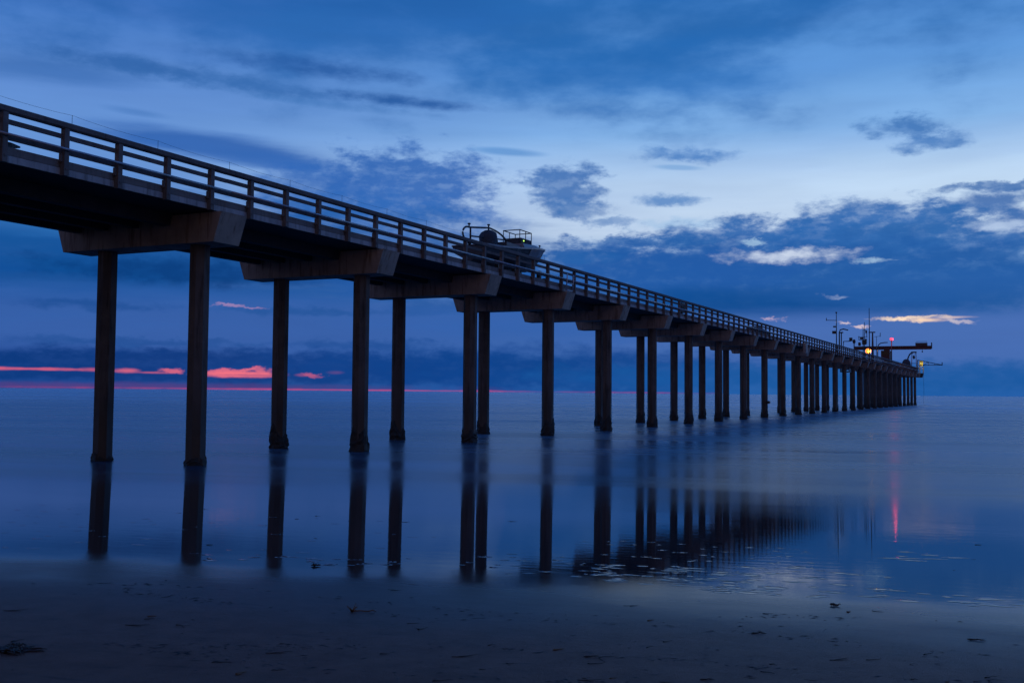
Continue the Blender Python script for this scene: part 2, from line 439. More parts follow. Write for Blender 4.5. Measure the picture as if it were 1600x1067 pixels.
def mk_sea():
    m, b = newmat('sea_water')
    s, t, c, P = shore_coords()
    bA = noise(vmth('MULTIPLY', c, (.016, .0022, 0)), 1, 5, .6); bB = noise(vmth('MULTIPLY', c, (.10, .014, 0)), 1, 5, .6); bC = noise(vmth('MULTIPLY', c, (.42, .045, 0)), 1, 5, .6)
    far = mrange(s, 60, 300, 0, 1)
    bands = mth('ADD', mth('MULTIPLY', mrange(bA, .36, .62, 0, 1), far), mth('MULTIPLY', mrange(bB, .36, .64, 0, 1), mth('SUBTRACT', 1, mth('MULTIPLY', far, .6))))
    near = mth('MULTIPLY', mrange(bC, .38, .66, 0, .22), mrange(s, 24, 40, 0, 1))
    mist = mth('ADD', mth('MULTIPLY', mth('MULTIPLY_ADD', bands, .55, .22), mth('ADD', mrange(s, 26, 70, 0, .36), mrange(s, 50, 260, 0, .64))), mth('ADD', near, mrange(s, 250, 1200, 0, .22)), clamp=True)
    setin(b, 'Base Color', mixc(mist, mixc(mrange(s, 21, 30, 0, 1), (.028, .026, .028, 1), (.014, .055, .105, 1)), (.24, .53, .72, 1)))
    setin(b, 'IOR', 1.34); setin(b, 'Specular Tint', (.80, .96, 1, 1))
    setin(b, 'Roughness', mth('MULTIPLY', rough_ramp(s), mth('MULTIPLY', mrange(bB, .32, .68, .74, 1.28), mrange(bC, .32, .68, .85, 1.18))))
    rip = noise(vmth('MULTIPLY', c, (6.5, 1.1, 0)), 1, 5, .6, dist=.4)
    bump(b, mth('MULTIPLY', rip, mrange(s, 19, 32, .0009, .0005)), 1.0, 1.0)
    return m
def grid(ss, ts, zf):
    b = MB(); n = len(ts)
    b.add([ground_pt(s, t, zf(s, t)) for s in ss for t in ts],
          [(i*n+j, i*n+j+1, (i+1)*n+j+1, (i+1)*n+j) for i in range(len(ss)-1) for j in range(n-1)], True)
    b.f = [tuple(reversed(f)) for f in b.f]
    return b
def span(a, b, st):
    n = int(round((b-a)/st)); return [a+(b-a)*i/n for i in range(n+1)]
sph = [rng.uniform(0, 6.28) for _ in range(12)]
def undul(s, t):
    k = max(0, min(1, (10.5-s)/4))
    a = math.sin(.9*t+sph[0]+.7*s)+math.sin(1.7*s-.6*t+sph[1])+.6*math.sin(2.9*s+1.3*t+sph[2])+.5*math.sin(4.4*s-.35*t+sph[3])
    return .004*k*a - .04*max(0, s-22)
ss = [-90, -60, -40, -25, -15, -8, -4] + span(-2, 22, .12) + [24, 28, 35, 50, 90]
ts = [-600, -250, -120, -60, -35] + span(-22, 34, .28) + [45, 70, 120, 250, 600]
beach = grid(ss, ts, undul).build('beach_sand', mk_sand()); beach['kind'] = 'structure'
def sea_s(k, t):
    return 20.2 + .35*math.sin(.31*t+1)+.2*math.sin(.83*t)
ss2 = [0] + span(21, 30, .5) + [33, 38, 45, 55, 70, 90, 120, 180, 300, 600, 1500, 5000, 15000, 40000]
ts2 = [-40000, -12000, -4000, -1500, -600, -250, -120] + span(-60, 120, 2) + [160, 250, 600, 1500, 4000, 12000, 40000]
def seab():
    b = MB(); n = len(ts2)
    vs_ = []
    for i, s in enumerate(ss2):
        for t in ts2:
            q = s if i else sea_s(0, t)
            vs_.append(ground_pt(q, t, min(.004, .0009*(q-20.7))))
    b.add(vs_, [(i*n+j, (i+1)*n+j, (i+1)*n+j+1, i*n+j+1) for i in range(len(ss2)-1) for j in range(n-1)], True)
    return b
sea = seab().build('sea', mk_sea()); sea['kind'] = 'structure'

# ------------------------------------------------------------------ the pier
BX, BAY, NB = .757, 9.144, 29
PS = BAY/5
def bx(i): return BX + BAY*i
pier = empty('pier', (BX, 3.3, 0))
tag(pier, 'long concrete pier on paired columns with timber railing running out to sea', 'pier')
PL = Vector((BX, 3.3, 0))
def pl(name, mesh, mat, loc=(0,0,0), rz=0, parent=None):
    """link a pier part whose mesh is in world coordinates relative to loc"""
    if parent is None: return link(name, mesh, mat, pier, Vector(loc)-PL, rz)
    return link(name, mesh, mat, parent, loc, rz)

# columns: eight sided, with a crust of growth at the tide line
def octo(r, z, jit=0):
    q = r/math.cos(math.pi/8)
    return [(q*math.cos(math.pi/8+k*math.pi/4), q*math.sin(math.pi/8+k*math.pi/4), z) for k in range(8)]
col_mesh = MB().loft([octo(.305, -2.0), octo(.305, 7.03)]).mesh('column')
def crust_mesh(seed, h0, kk=1):
    r_ = random.Random(seed); rings = []; n = 18
    zs = [-.6, -.1, .08, .2, .34, .48, .6, .72, .84, .95]
    lobes = [r_.uniform(0, 6.28) for _ in range(3)]
    for k, z in enumerate(zs):
        ring = []
        for i in range(n):
            a = 2*math.pi*i/n
            top = h0*(.75+.25*math.sin(a+lobes[0])+.2*math.sin(3*a+lobes[1]))
            zz = z*top/.95 if z > 0 else z
            r0 = .315 + kk*(.075*(1-(k/9)**3) if 0 < k else .05)*r_.uniform(.2, 1.5) + .02*math.sin(5*a+lobes[2])
            if k == 9: r0 = .30
            ring.append((r0*math.cos(a), r0*math.sin(a), zz+r_.uniform(-.03, .03)))
        rings.append(ring)
    return MB().loft(rings, True, False).mesh('barnacle_crust')
crusts = [crust_mesh(11+i, .95) for i in range(5)]
crust_low = [crust_mesh(31+i, .28, .5) for i in range(2)]
YN, YF = 1.10, 5.12
cap_prof = [(.04, 7.0), (6.62, 7.0), (6.95, 7.93), (-.27, 7.93)]
cap_mesh = MB().loft([[(-.56, y-3.3, z) for y, z in cap_prof], [(.62, y-3.3, z) for y, z in cap_prof]]).mesh('pile_cap')
cap_mesh.flip_normals()
for i in range(-4, NB):
    pl('pile_cap', cap_mesh, M['cap'], (bx(i), 3.3, 0))
    rows = [YN, YF]
    if 15 <= i <= 24: rows = [YN, 2.44, 3.78, YF]
    for j, y in enumerate(rows):
        c = pl('column', col_mesh, M['column'], (bx(i)+rng.uniform(-.02, .02), y, 0))
        if i >= 0:
            pl('barnacle_crust', (crust_low if i == 0 else crusts)[rng.randrange(2 if i == 0 else 5)], M['barnacle'], (0, 0, 0), rng.uniform(0, 6.28), c)
# sensor box strapped to one column
MB().box(82.75, 83.25, .55, .82, 1.45, 1.72).build('sensor_box', M['steel'], pier, -PL)
# deck: slab, girders, curbs, one length per bay
g_ = .006
slab_mesh = MB().box(-BAY/2+g_, BAY/2-g_, -3.22, 3.1, 7.984, 8.16).mesh('deck_slab')
soffit_shade_mesh = MB().box(-BAY/2+g_, BAY/2-g_, -3.215, 3.095, 7.972, 7.983).mesh('soffit_shade')  # thin added sheet, its dark colour stands for the shade below the slab
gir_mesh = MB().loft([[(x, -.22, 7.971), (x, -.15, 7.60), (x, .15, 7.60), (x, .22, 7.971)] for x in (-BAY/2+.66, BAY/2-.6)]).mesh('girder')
curb_mesh = MB().bevbox(-BAY/2+g_, BAY/2-g_, -.14, .14, 8.163, 8.38, .015).mesh('curb')
for i in range(-4, NB-1):
    cx = (bx(i)+bx(i+1))/2
    so_ = pl('deck_slab', slab_mesh, M['slab'], (cx, 3.3, 0)); pl('soffit_shade', soffit_shade_mesh, M['girder'], (0, 0, 0), 0, so_)
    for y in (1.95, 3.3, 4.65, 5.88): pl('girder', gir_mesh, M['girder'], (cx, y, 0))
    pl('curb', curb_mesh, M['curb'], (cx, .235, 0)); pl('curb', curb_mesh, M['curb'], (cx, 6.245, 0))
ex = bx(NB-1)
MB().box(ex+g_, ex+1.3, .08, 6.4, 7.98, 8.16).build('deck_slab', M['slab'], pier, -PL)
# railing
post_mesh = MB().box(-.075, .075, -.08, .074, 7.95, 9.19).box(-.125, -.077, -.02, .074, 8.30, 8.52).box(-.03, .03, -.10, -.082, 8.10, 8.14).mesh('railing_post')
top_mesh = MB().bevbox(-BAY/2+.003, BAY/2-.003, -.10, .10, 9.192, 9.36, .03).mesh('top_rail')
mid_mesh = MB().box(-BAY/2+.003, BAY/2-.003, .02, .078, 8.94, 9.06).mesh('middle_rail')
low_mesh = MB().box(-BAY/2+.003, BAY/2-.003, .02, .078, 8.53, 8.67).mesh('lower_rail')
pipe_mesh = MB().tube([(-BAY/2, 0, 0), (BAY/2, 0, 0)], .038, 8).mesh('pipe')
kp = list(range(-19, 137))
for k in kp:
    pl('railing_post', post_mesh, M['post'], (PS*k+rng.uniform(-.015, .015), 0, rng.uniform(-.008, .008)))
for k in range(-10, 134):
    pl('railing_post', post_mesh, M['post'], (PS*k, 6.48, 0), math.pi)
i0 = -4
for i in range(i0, NB-1):
    cx = (bx(i)+bx(i+1))/2
    for y, rz in ((0, 0), (6.48, math.pi)):
        pl('top_rail', top_mesh, M['rail'], (cx, y, rng.uniform(-.006, .006)), rz)
        pl('middle_rail', mid_mesh, M['rail'], (cx, y, rng.uniform(-.01, .01)), rz)
        pl('lower_rail', low_mesh, M['rail'], (cx, y, rng.uniform(-.01, .01)), rz)
    pl('pipe', pipe_mesh, M['pipe'], (cx, -.125, 8.635))
# thin wire on slim rods above the top rail
rodm = MB().tube([(0, 0, 9.34), (0, 0, 9.62)], .006, 5).mesh('wire_rod')
rx = [-14.4+3.05*k for k in range(0, 14)]
for x in rx: pl('wire_rod', rodm, M['steel'], (x, .03, 0))
wp = []
for a, b_ in zip(rx[:-1], rx[1:]):
    for q in range(6):
        f = q/6; wp.append((a+(b_-a)*f, .03, 9.61-.05*4*f*(1-f)))
wp.append((rx[-1], .03, 9.61))
MB().tube(wp, .0035, 4).build('wire', M['steel'], pier, -PL)

# ------------------------------------------------------------------ things on and along the pier deck
DK = 8.165
def thing(name, label, cat, loc, group=None, rz=0):
    return tag(empty(name, loc, rz), label, cat, group)
def part(mb, name, mat, t, parent=None):
    """mesh given in world coordinates -> part of thing t"""
    p = parent or t
    o = link(name, mb.mesh(name), mat, p, (0, 0, 0))
    if parent is None: o.location = -Vector(t.location)
    return o

# boat on its trailer
YB = 2.5
tr = thing('boat_trailer', 'dark low boat trailer on the deck under the boat, blue chocks beside it', 'trailer', (26.5, YB, DK))
part(MB().box(22.4, 29.6, YB-.75, YB-.6, 8.62, 8.78).box(22.4, 29.6, YB+.6, YB+.75, 8.62, 8.78).box(22.8, 22.95, YB-.6, YB+.6, 8.62, 8.78)
     .box(26.3, 26.45, YB-.6, YB+.6, 8.62, 8.78).box(29.2, 29.35, YB-.6, YB+.6, 8.62, 8.78), 'frame', M['steel'], tr)
for x in (23.4, 25.4, 28.6):
    for sy in (-1, 1): part(MB().box(x-.12, x+.12, YB+sy*.62-.1, YB+sy*.62+.1, 8.78, 9.25), 'bunk_support', M['steel'], tr)
for x in (23.9, 24.8, 28.6):
    for sy in (-1, 1):
        w = part(MB().wheel((x, YB+sy*.95, DK+.33), .33, .22), 'wheel', M['rubber'], tr)
for x in (25.9, 27.0, 29.3):
    part(MB().box(x, x+.55, YB-1.1, YB-.8, DK, DK+.24), 'chock', M['blue'], tr)
bt = thing('boat', 'grey workboat with tube frame and covered console parked on the pier deck', 'boat', (26.5, YB, 9.0))
def hull_rings():
    R_ = []
    for x, hw, zk, zg, fl in ((21.9, 1.0, 8.98, 9.82, .88), (23.5, 1.12, 8.95, 9.9, .88), (25.2, 1.15, 8.95, 10.05, .86), (27.0, 1.1, 9.0, 10.25, .74),
                              (28.6, .95, 9.15, 10.42, .6), (29.7, .68, 9.5, 10.52, .45), (30.4, .36, 10.0, 10.6, .3), (31.0, .06, 10.52, 10.66, .3)):
        zc = zk+(zg-zk)*.55
        R_.append([(x, YB-hw, zg), (x, YB-hw*fl, zc), (x, YB, zk), (x, YB+hw*fl, zc), (x, YB+hw, zg)])
    return R_
hr = hull_rings()
part(MB().loft(hr, True, False, True), 'hull', M['hulldark'], bt)
dk_ = [[(r[0][0], r[0][1]-.03, r[0][2]-.05), (r[0][0], r[0][1]-.03, r[0][2]+.04), (r[4][0], r[4][1]+.03, r[4][2]+.04), (r[4][0], r[4][1]+.03, r[4][2]-.05)] for r in hr]
part(MB().loft(dk_), 'rub_rail', M['hull'], bt)
bow = []
for r in hr[3:]:
    a_, b_ = Vector(r[0]), Vector(r[1]); o_ = Vector((0, -.012, 0)); bow.append([a_+o_+Vector((0, 0, -.051)), a_.lerp(b_, .8)+o_*2, a_.lerp(b_, .8), a_+Vector((0, 0, -.051))])
part(MB().loft(bow), 'bow_flare', M['hull'], bt)
part(MB().loft([[(x, YB-w, z), (x, YB+w, z), (x, YB+w*.85, z+h), (x, YB-w*.85, z+h)] for x, w, z, h in ((26.6, .9, 10.2, .3), (28.6, .75, 10.42, .2), (30.3, .3, 10.6, .06))]), 'foredeck', M['hull'], bt)
part(MB().box(24.75, 26.6, YB-.7, YB+.7, 9.85, 10.34), 'engine_box', M['hullblue'], bt)
cov = MB()
rr = random.Random(5); rings = []
for z, r in ((9.6, .42), (10.0, .50), (10.25, .56), (10.55, .55), (10.75, .44), (10.86, .26), (10.9, .08)):
    rings.append([(23.95+r*math.cos(a)*1.0*rr.uniform(.9, 1.1)+(z-10)*.1, YB+r*.85*math.sin(a)*rr.uniform(.9, 1.1), z) for a in [2*math.pi*k/12 for k in range(12)]])
cov.loft(rings, True, True); part(cov, 'covered_console', M['canvas'], bt)
def arc(c, r1, r2, a0, a1, n, y):
    return [(c[0]+r1*math.cos(rad(a0+(a1-a0)*k/n)), y, c[1]+r2*math.sin(rad(a0+(a1-a0)*k/n))) for k in range(n+1)]
y = YB
part(MB().tube([(21.9, y, 9.85)] + arc((21.75, 10.37), .56, .36, 265, 95, 8, y) + [(21.9, y, 10.73), (23.9, y, 10.99)] + arc((23.95, 10.25), 2.45, .76, 88, 12, 10, y) + [(26.55, y, 10.25)], .05, 8), 'tube_frame', M['steel'], bt)
part(MB().tube([(22.05, y, 10.3), (24, y, 10.48), (25.9, y, 10.62)], .04, 8), 'lower_tube', M['steel'], bt)
part(MB().tube([(22.0, y, 9.85), (22.0, y, 10.74)], .05, 8), 'frame_strut', M['steel'], bt)
part(MB().tube([(24.0, y, 10.4), (24.0, y, 11.0)], .045, 8), 'frame_strut', M['steel'], bt)
for x, z in ((21.85, 10.74), (24.0, 11.0)):
    part(MB().tube([(x, y, z), (x, y, z+.13)], .04, 6).ball((x, y, z+.16), .09, .09, .05, 8, 5), 'frame_light', M['steel'], bt)
part(MB().box(26.9, 28.2, YB-.5, YB+.5, 10.3, 10.86), 'bow_console', M['canvas'], bt)
rl = MB()
for x in (26.75, 27.5, 28.25):
    for y in (YB-.5, YB+.5): rl.tube([(x, y, 10.35), (x, y, 11.28)], .025, 6)
for y in (YB-.5, YB+.5): rl.tube([(26.73, y, 11.28), (28.27, y, 11.28)], .028, 6)
for x in (26.75, 28.25): rl.tube([(x, YB-.5, 11.28), (x, YB+.5, 11.28)], .028, 6)
part(rl, 'console_rail', M['steel'], bt)
part(MB().ball((27.2, YB-.53, 10.72), .035, .03, .035, 8, 5), 'indicator_light', M['lamp_green'], bt)
part(MB().tube([(29.6, YB-.4, 10.5), (29.6, YB-.4, 10.8)], .035, 6).tube([(29.5, YB-.4, 10.76), (29.7, YB-.4, 10.76)], .03, 6), 'cleat', M['steel'], bt)

bt.location.x -= .45; bt.scale = (1, 1, 1)

# metal ladder frame hung on the outside of the railing
ld = thing('ladder', 'pale metal ladder hung on the outside of the pier railing', 'ladder', (28.1, -.21, 8.0))
for x in (27.72, 28.62):
    part(MB().tube([(x-.08, -.21, 8.0), (x+.05, -.21, 8.75), (x+.06, -.21, 8.95)], .035, 8), 'stile', M['alu'], ld)
for z, d in ((8.02, -.075), (8.42, 0.0)):
    part(MB().tube([(27.72+d, -.21, z), (28.62+d, -.21, z)], .03, 8), 'rung', M['alu'], ld)

bd = thing('timber_board', 'dark pointed board end lying on the curb at the left edge', 'board', (-7.3, .3, 8.38))
part(MB().loft([[(-8.6, .16, 8.384), (-8.6, .46, 8.384), (-8.6, .46, 8.52), (-8.6, .16, 8.52)], [(-6.95, .16, 8.384), (-6.95, .46, 8.384), (-6.95, .46, 8.52), (-6.95, .16, 8.52)],
                [(-6.6, .28, 8.47), (-6.6, .34, 8.47), (-6.6, .34, 8.51), (-6.6, .28, 8.51)]]), 'plank', M['steel'], bd)

tb = thing('utility_box', 'tan utility box fixed to the outside of the pier below the railing', 'box', (97.4, -.3, 7.1))
part(MB().bevbox(97.0, 98.4, -.55, -.29, 7.12, 8.36, .04), 'cabinet', M['tan'], tb)
part(MB().box(97.1, 98.3, -.575, -.552, 7.22, 8.26), 'door', M['tan'], tb)
for z in (7.5, 8.05): part(MB().box(97.5, 97.9, -.289, .079, z-.04, z+.04), 'bracket', M['steel'], tb)

jb = thing('switch_box', 'small dark switch box on the near curb midway along the pier', 'box', (52.0, .6, DK))
part(MB().bevbox(51.6, 52.4, .45, .75, 8.55, 9.3, .03), 'cabinet', M['steel'], jb); part(MB().box(51.93, 52.07, .53, .67, DK, 8.55), 'stand', M['steel'], jb)
dg = thing('covered_dinghy', 'low dark dinghy under canvas on the deck halfway to the pier head', 'boat', (82, 1.6, DK))
part(MB().loft([[(x, 1.6-w, DK+.25), (x, 1.6-w*1.05, DK+.7), (x, 1.6-w*.4, DK+.7+h), (x, 1.6+w*.4, DK+.7+h), (x, 1.6+w*1.05, DK+.7), (x, 1.6+w, DK+.25)]
     for x, w, h in ((78.4, .5, .1), (79.5, .75, .35), (81.5, .8, .5), (84, .75, .3), (86, .2, .1))], True, True), 'canvas_cover', M['canvas'], dg)
for x in (79.6, 84.2): part(MB().box(x-.1, x+.1, 1.0, 2.2, DK, DK+.3), 'chock', M['steel'], dg)

def mast(name, label, x, y, ztop, r, arms=(), boxes=(), mat='steel', z0=DK):
    t = thing(name, label, 'mast', (x, y, z0), 'masts on the pier head' if name.startswith('antenna') else None)
    part(MB().tube([(x, y, z0), (x, y, z0+(ztop-z0)*.6), (x, y, ztop)], r, 6, r*.55), 'pole', M[mat], t)
    part(MB().box(x-.2, x+.2, y-.2, y+.2, z0, z0+.05), 'base_plate', M['steel'], t)
    for a, b_, rr_ in arms: part(MB().tube([a, b_], rr_, 6), 'arm', M[mat], t)
    for c, h in boxes: part(MB().bevbox(c[0]-h[0], c[0]+h[0], c[1]-h[1], c[1]+h[1], c[2]-h[2], c[2]+h[2], min(h)*.3), 'instrument', M['steel'], t)
    return t
mast('antenna_mast', 'weather mast with one long side arm, nearest shore on the pier head', 126.6, .5, 14.0, .08,
     [((126.6, .5, 12.9), (125.6, 1.7, 12.88), .045), ((125.6, 1.7, 12.8), (125.6, 1.7, 13.2), .05)],
     [((126.4, .72, 12.0), (.14, .18, .1)), ((126.4, .75, 11.2), (.16, .28, .2)), ((126.6, .5, 14.0), (.1, .1, .1))])
t = thing('gooseneck_pipe', 'pair of short vent pipes with bent tops beside the first mast', 'pipe', (130.2, .6, DK))
part(MB().tube([(129.9, .6, DK), (129.9, .6, 11.4), (130.0, .5, 11.75), (130.5, 0.1, 11.9), (131.5, -.35, 11.8)], .09, 7), 'bent_pipe', M['steel'], t)
part(MB().tube([(131.8, .6, DK), (131.8, .6, 11.45)], .08, 7), 'straight_pipe', M['steel'], t)
part(MB().box(131.55, 132.05, .35, .85, 11.4, 11.55), 'pipe_cap', M['steel'], t)
t = thing('elbow_post', 'short post with an elbow arm and box above the railing', 'post', (133.2, .5, DK))
part(MB().tube([(133.2, .5, DK), (133.2, .5, 10.25), (135, .1, 10.35), (135.6, -.15, 10.4)], .07, 7), 'pole', M['steel'], t)
part(MB().box(135.3, 135.9, -.4, .0, 10.4, 10.9), 'instrument', M['steel'], t)
t = thing('beacon_post', 'post with a dark rounded head standing just past the elbow post', 'post', (144.1, .5, DK))
part(MB().tube([(144.1, .5, DK), (144.1, .5, 10.4)], .08, 7), 'pole', M['steel'], t)
part(MB().ball((144.1, .5, 10.75), .24, .24, .38, 10, 6), 'head', M['steel'], t)
mast('antenna_mast', 'bushy cluster mast with many short instrument arms near the amber lamp', 162.5, 1.5, 14.1, .09,
     [((162.5, .8, 12.4), (162.5, 2.3, 12.4), .05), ((162.5, 1.0, 11.9), (162.5, 2.2, 11.9), .05), ((162.5, .9, 12.4), (162.5, .9, 13.0), .05), ((162.5, 2.2, 11.9), (162.5, 2.2, 12.6), .05)],
     [((162.5, 1.3, 11.5), (.3, .35, .4)), ((162.5, 1.7, 12.2), (.2, .3, .2)), ((162.5, 2.1, 11.2), (.2, .2, .3))])
mast('antenna_mast', 'plain slim mast right behind the bushy cluster mast', 164.3, 1.5, 15.1, .08, [((164.3, 1.2, 13.7), (164.3, 1.8, 13.7), .04)],
     [((164.3, 1.2, 13.4), (.12, .14, .25)), ((164.3, 1.25, 11.8), (.14, .14, .4))])
mast('antenna_mast', 'tallest thin whip mast on the pier head', 175.0, 2.0, 18.4, .10)
mast('red_post', 'thick red-brown post with flared top beside the tallest mast', 181.4, 2.2, 14.3, .22, [((181.4, 1.7, 14.3), (181.4, 2.9, 14.3), .12)], (), 'redsteel')
mast('antenna_mast', 'wind vane mast with forked top left of the red lamp', 190, 2.5, 14.0, .07,
     [((190, 2.9, 13.9), (190, 1.8, 14.0), .04), ((190, 1.8, 13.9), (190, 1.8, 14.7), .06)])
t = thing('davit_arm', 'curved davit arm above the crane beam left of the red lamp', 'davit', (204, 3.2, DK))
part(MB().tube([(204, 3.9, DK), (204, 3.9, 12.4), (204, 3.75, 12.95), (204, 3.3, 13.3), (204, 2.5, 13.42), (204, 1.9, 13.42)], .10, 7), 'bent_pipe', M['steel'], t)
part(MB().box(203.7, 204.3, 3.6, 4.2, DK, DK+.1), 'base_plate', M['steel'], t)

# lamps
LX, LY, LZ = 206.5, 6.1, 11.78
t = thing('amber_lamp', 'bright amber lamp on a short post at the pier head', 'lamp', (LX, LY, DK))
part(MB().tube([(LX, LY, DK), (LX, LY, LZ-.5)], .07, 7), 'post', M['steel'], t)
part(MB().loft([[(LX+r*math.cos(a), LY+r*math.sin(a), z) for a in [2*math.pi*k/10 for k in range(10)]] for r, z in ((.36, LZ-.62), (.40, LZ-.58), (.36, LZ-.54))], True, True), 'lamp_shade', M['steel'], t)  # shade added under the bulb to keep its light off the water
part(MB().ball((LX, LY, LZ), .6, .6, .56, 16, 9), 'bulb', M['lamp_amber'], t)
def plight(name, loc, col, e, r, parent):
    l = bpy.data.lights.new(name, 'POINT'); l.energy = e; l.color = col; l.shadow_soft_size = r
    o = bpy.data.objects.new(name, l); COL.objects.link(o); o.parent = parent; o.location = Vector(loc)-Vector(parent.location)
    return o
plight('amber_light', (LX-.5, LY-.4, LZ-.1), (1, .5, .12), 500, .3, t)
t = thing('red_lamp', 'red navigation lamp on a tall post above the crane beam', 'lamp', (222, 3, DK))
part(MB().tube([(222, 3, DK), (222, 3, 14.7)], .11, 7), 'post', M['steel'], t)
part(MB().box(221.75, 222.25, 2.75, 3.25, 14.66, 14.72), 'bracket', M['steel'], t)
part(MB().ball((222, 3, 15.04), .38, .38, .34, 14, 8), 'bulb', M['lamp_red'], t)
plight('red_light', (221.5, 2.5, 15.0), (1, .07, .12), 90, .3, t)

# crane
cr = thing('crane', 'red-brown beam crane spanning the pier head with a hoist carriage', 'crane', (236, 5.6, DK))
part(MB().box(237.4, 238.6, -4.16, 13.05, 13.42, 14.1).box(237.2, 238.8, -4.14, 13.03, 13.34, 13.42).box(237.2, 238.8, -4.14, 13.03, 14.1, 14.16), 'beam', M['redsteel'], cr)
part(MB().box(234.5, 239.5, 4.8, 6.7, 11.0, 13.0), 'cab', M['redsteel'], cr)
part(MB().box(234.45, 234.497, 5.0, 6.5, 11.9, 12.8), 'window', M['glass'], cr)
part(MB().loft([[(238+r*math.cos(a), 5.7+r*math.sin(a), z) for a in [2*math.pi*k/12 for k in range(12)]] for r, z in ((1.0, DK), (.95, 10.0), (.8, 11.0))], True, True), 'pedestal', M['steel'], cr)
part(MB().box(237.0, 239.0, 5.1, 6.3, 12.99, 13.345), 'turntable', M['steel'], cr)
ca = part(MB().box(237.1, 238.9, -3.3, -.75, 14.165, 14.85), 'hoist_carriage', M['steel'], cr)
part(MB().tube([(237.2, -3.3, 14.85), (237.2, -3.3, 15.15), (237.2, -.9, 15.15), (237.2, -.9, 14.85)], .05, 5), 'hand_rail', M['steel'], cr)
part(MB().box(237.3, 238.7, -4.35, -4.165, 13.5, 14.9), 'end_stop', M['steel'], cr)
part(MB().tube([(238, -2.2, 13.34), (238, -2.2, 12.9)], .04, 5).ball((238, -2.2, 12.8), .16, .16, .22, 8, 5), 'hook', M['steel'], cr)
# hoist tower at the end
t = thing('hoist_frame', 'narrow steel hoist frame with hanging block at the pier end', 'frame', (250, .7, DK))
for y0, y1 in ((1.35, 1.1), (.0, .25)): part(MB().tube([(250, y0, DK), (250, y1, 13.3)], .12, 6), 'leg', M['alu'], t)
part(MB().box(249.8, 250.2, .05, 1.3, 13.0, 13.3), 'head_beam', M['steel'], t)
part(MB().tube([(250, .65, 13.0), (250, .65, 12.3)], .03, 5).ball((250, .7, 11.9), .2, .28, .5, 8, 6), 'block', M['steel'], t)
part(MB().tube([(250, 1.25, 10.4), (250, .1, 10.4)], .06, 6), 'brace', M['steel'], t)
t = thing('arch_davit', 'arched davit pipe curving into the hoist frame', 'davit', (246, 1.8, DK))
part(MB().tube([(246, 1.9, DK), (246, 1.85, 10.6), (246, 1.7, 11.6), (246, 1.35, 12.4), (246, .95, 12.8), (246, .5, 12.95)], .17, 8), 'bent_pipe', M['steel'], t)
part(MB().box(245.6, 246.4, 1.6, 2.2, DK, DK+.12), 'base_plate', M['steel'], t)
t = thing('covered_winch', 'dark blue covered winch beside the arched davit', 'winch', (236, 1.4, DK))
part(MB().loft([[(236+r*math.cos(a)*1.2, 1.2+r*math.sin(a), z) for a in [2*math.pi*k/12 for k in range(12)]] for r, z in ((.9, DK+.3), (1.0, 9.6), (.9, 10.3), (.6, 10.8), (.2, 11.0))], True, True), 'canvas_cover', M['canvas'], t)
part(MB().box(235.3, 236.7, .6, 1.8, DK, DK+.32), 'skid', M['steel'], t)
t = thing('end_platform', 'yellow railed work platform lit by a lamp at the pier end', 'platform', (258.5, -.1, 7.4))
part(MB().box(258.2, 259.8, -.8, .9, 8.0, 8.12), 'floor', M['steel'], t)
for x in (258.25, 259.7):
    for y in (-.75, .05, .85): part(MB().box(x-.05, x+.05, y-.05, y+.05, 8.12, 11.3 if x < 259 else 9.6), 'post', M['yellow'], t)
part(MB().box(258.3, 258.4, -.7, .0, 9.9, 11.2), 'panel', M['yellow'], t)
for z in (9.1, 9.6): part(MB().box(258.2, 258.28, -.8, .9, z, z+.08), 'rail', M['yellow'], t)
part(MB().loft([[(258.4, -.6, 7.0), (259.2, -.6, 7.0), (259.2, .6, 7.0), (258.4, .6, 7.0)], [(258.25, -.8, 7.99), (259.75, -.8, 7.99), (259.75, .9, 7.99), (258.25, .9, 7.99)]]), 'underframe', M['steel'], t)
part(MB().ball((258.05, -.2, 10.6), .12, .2, .12, 10, 6), 'lamp', M['lamp_yellow'], t)
plight('yellow_light', (257.6, -1.0, 10.3), (1, .85, .3), 40, .15, t)
t = thing('outrigger_boom', 'thin triangular truss boom reaching out past the pier end', 'boom', (257.0, .4, 9.9))
A, B = (257.0, .4, 11.4), (257.0, -5.35, 10.15)
C0 = (257.0, .2, 10.1)
part(MB().tube([A, B], .10, 6), 'upper_chord', M['steel'], t); part(MB().tube([C0, B], .09, 6), 'lower_chord', M['steel'], t)
part(MB().tube([(257, .38, DK), (257, .38, 11.5)], .1, 6), 'mast', M['steel'], t)
for (y0, z0, y1, z1) in ((-2.2, 10.83, -2.2, 10.13), (-2.2, 10.83, -.9, 10.12), (-3.6, 10.53, -3.6, 10.14)):
    part(MB().tube([(257, y0, z0), (257, y1, z1)], .06, 6), 'strut', M['steel'], t)
part(MB().tube([(257, -5.35, 10.0), (257, -5.35, 10.85)], .1, 6), 'tip_post', M['steel'], t)
t = thing('hanging_rope', 'thin rope hanging from the pier end down to the sea', 'rope', (258.4, -.86, 0))
part(MB().tube([(258.4, -.86, 8.1), (258.4, -.9, 4), (258.4, -.86, -.3)], .03, 5), 'cord', M['steel'], t)
t = thing('hanging_tray', 'small dark service tray hung below the deck at the pier head', 'tray', (139.5, 1.0, 5.8))
part(MB().box(138.4, 140.6, .5, 1.8, 5.85, 6.0).box(138.4, 140.6, .5, .55, 6.0, 6.4).box(138.4, 140.6, 1.75, 1.8, 6.0, 6.4), 'tray_pan', M['steel'], t)
for x in (138.5, 140.5):
    for y in (.6, 1.7): part(MB().tube([(x, y, 6.3), (x, y, 7.98)], .03, 5), 'hanger', M['steel'], t)

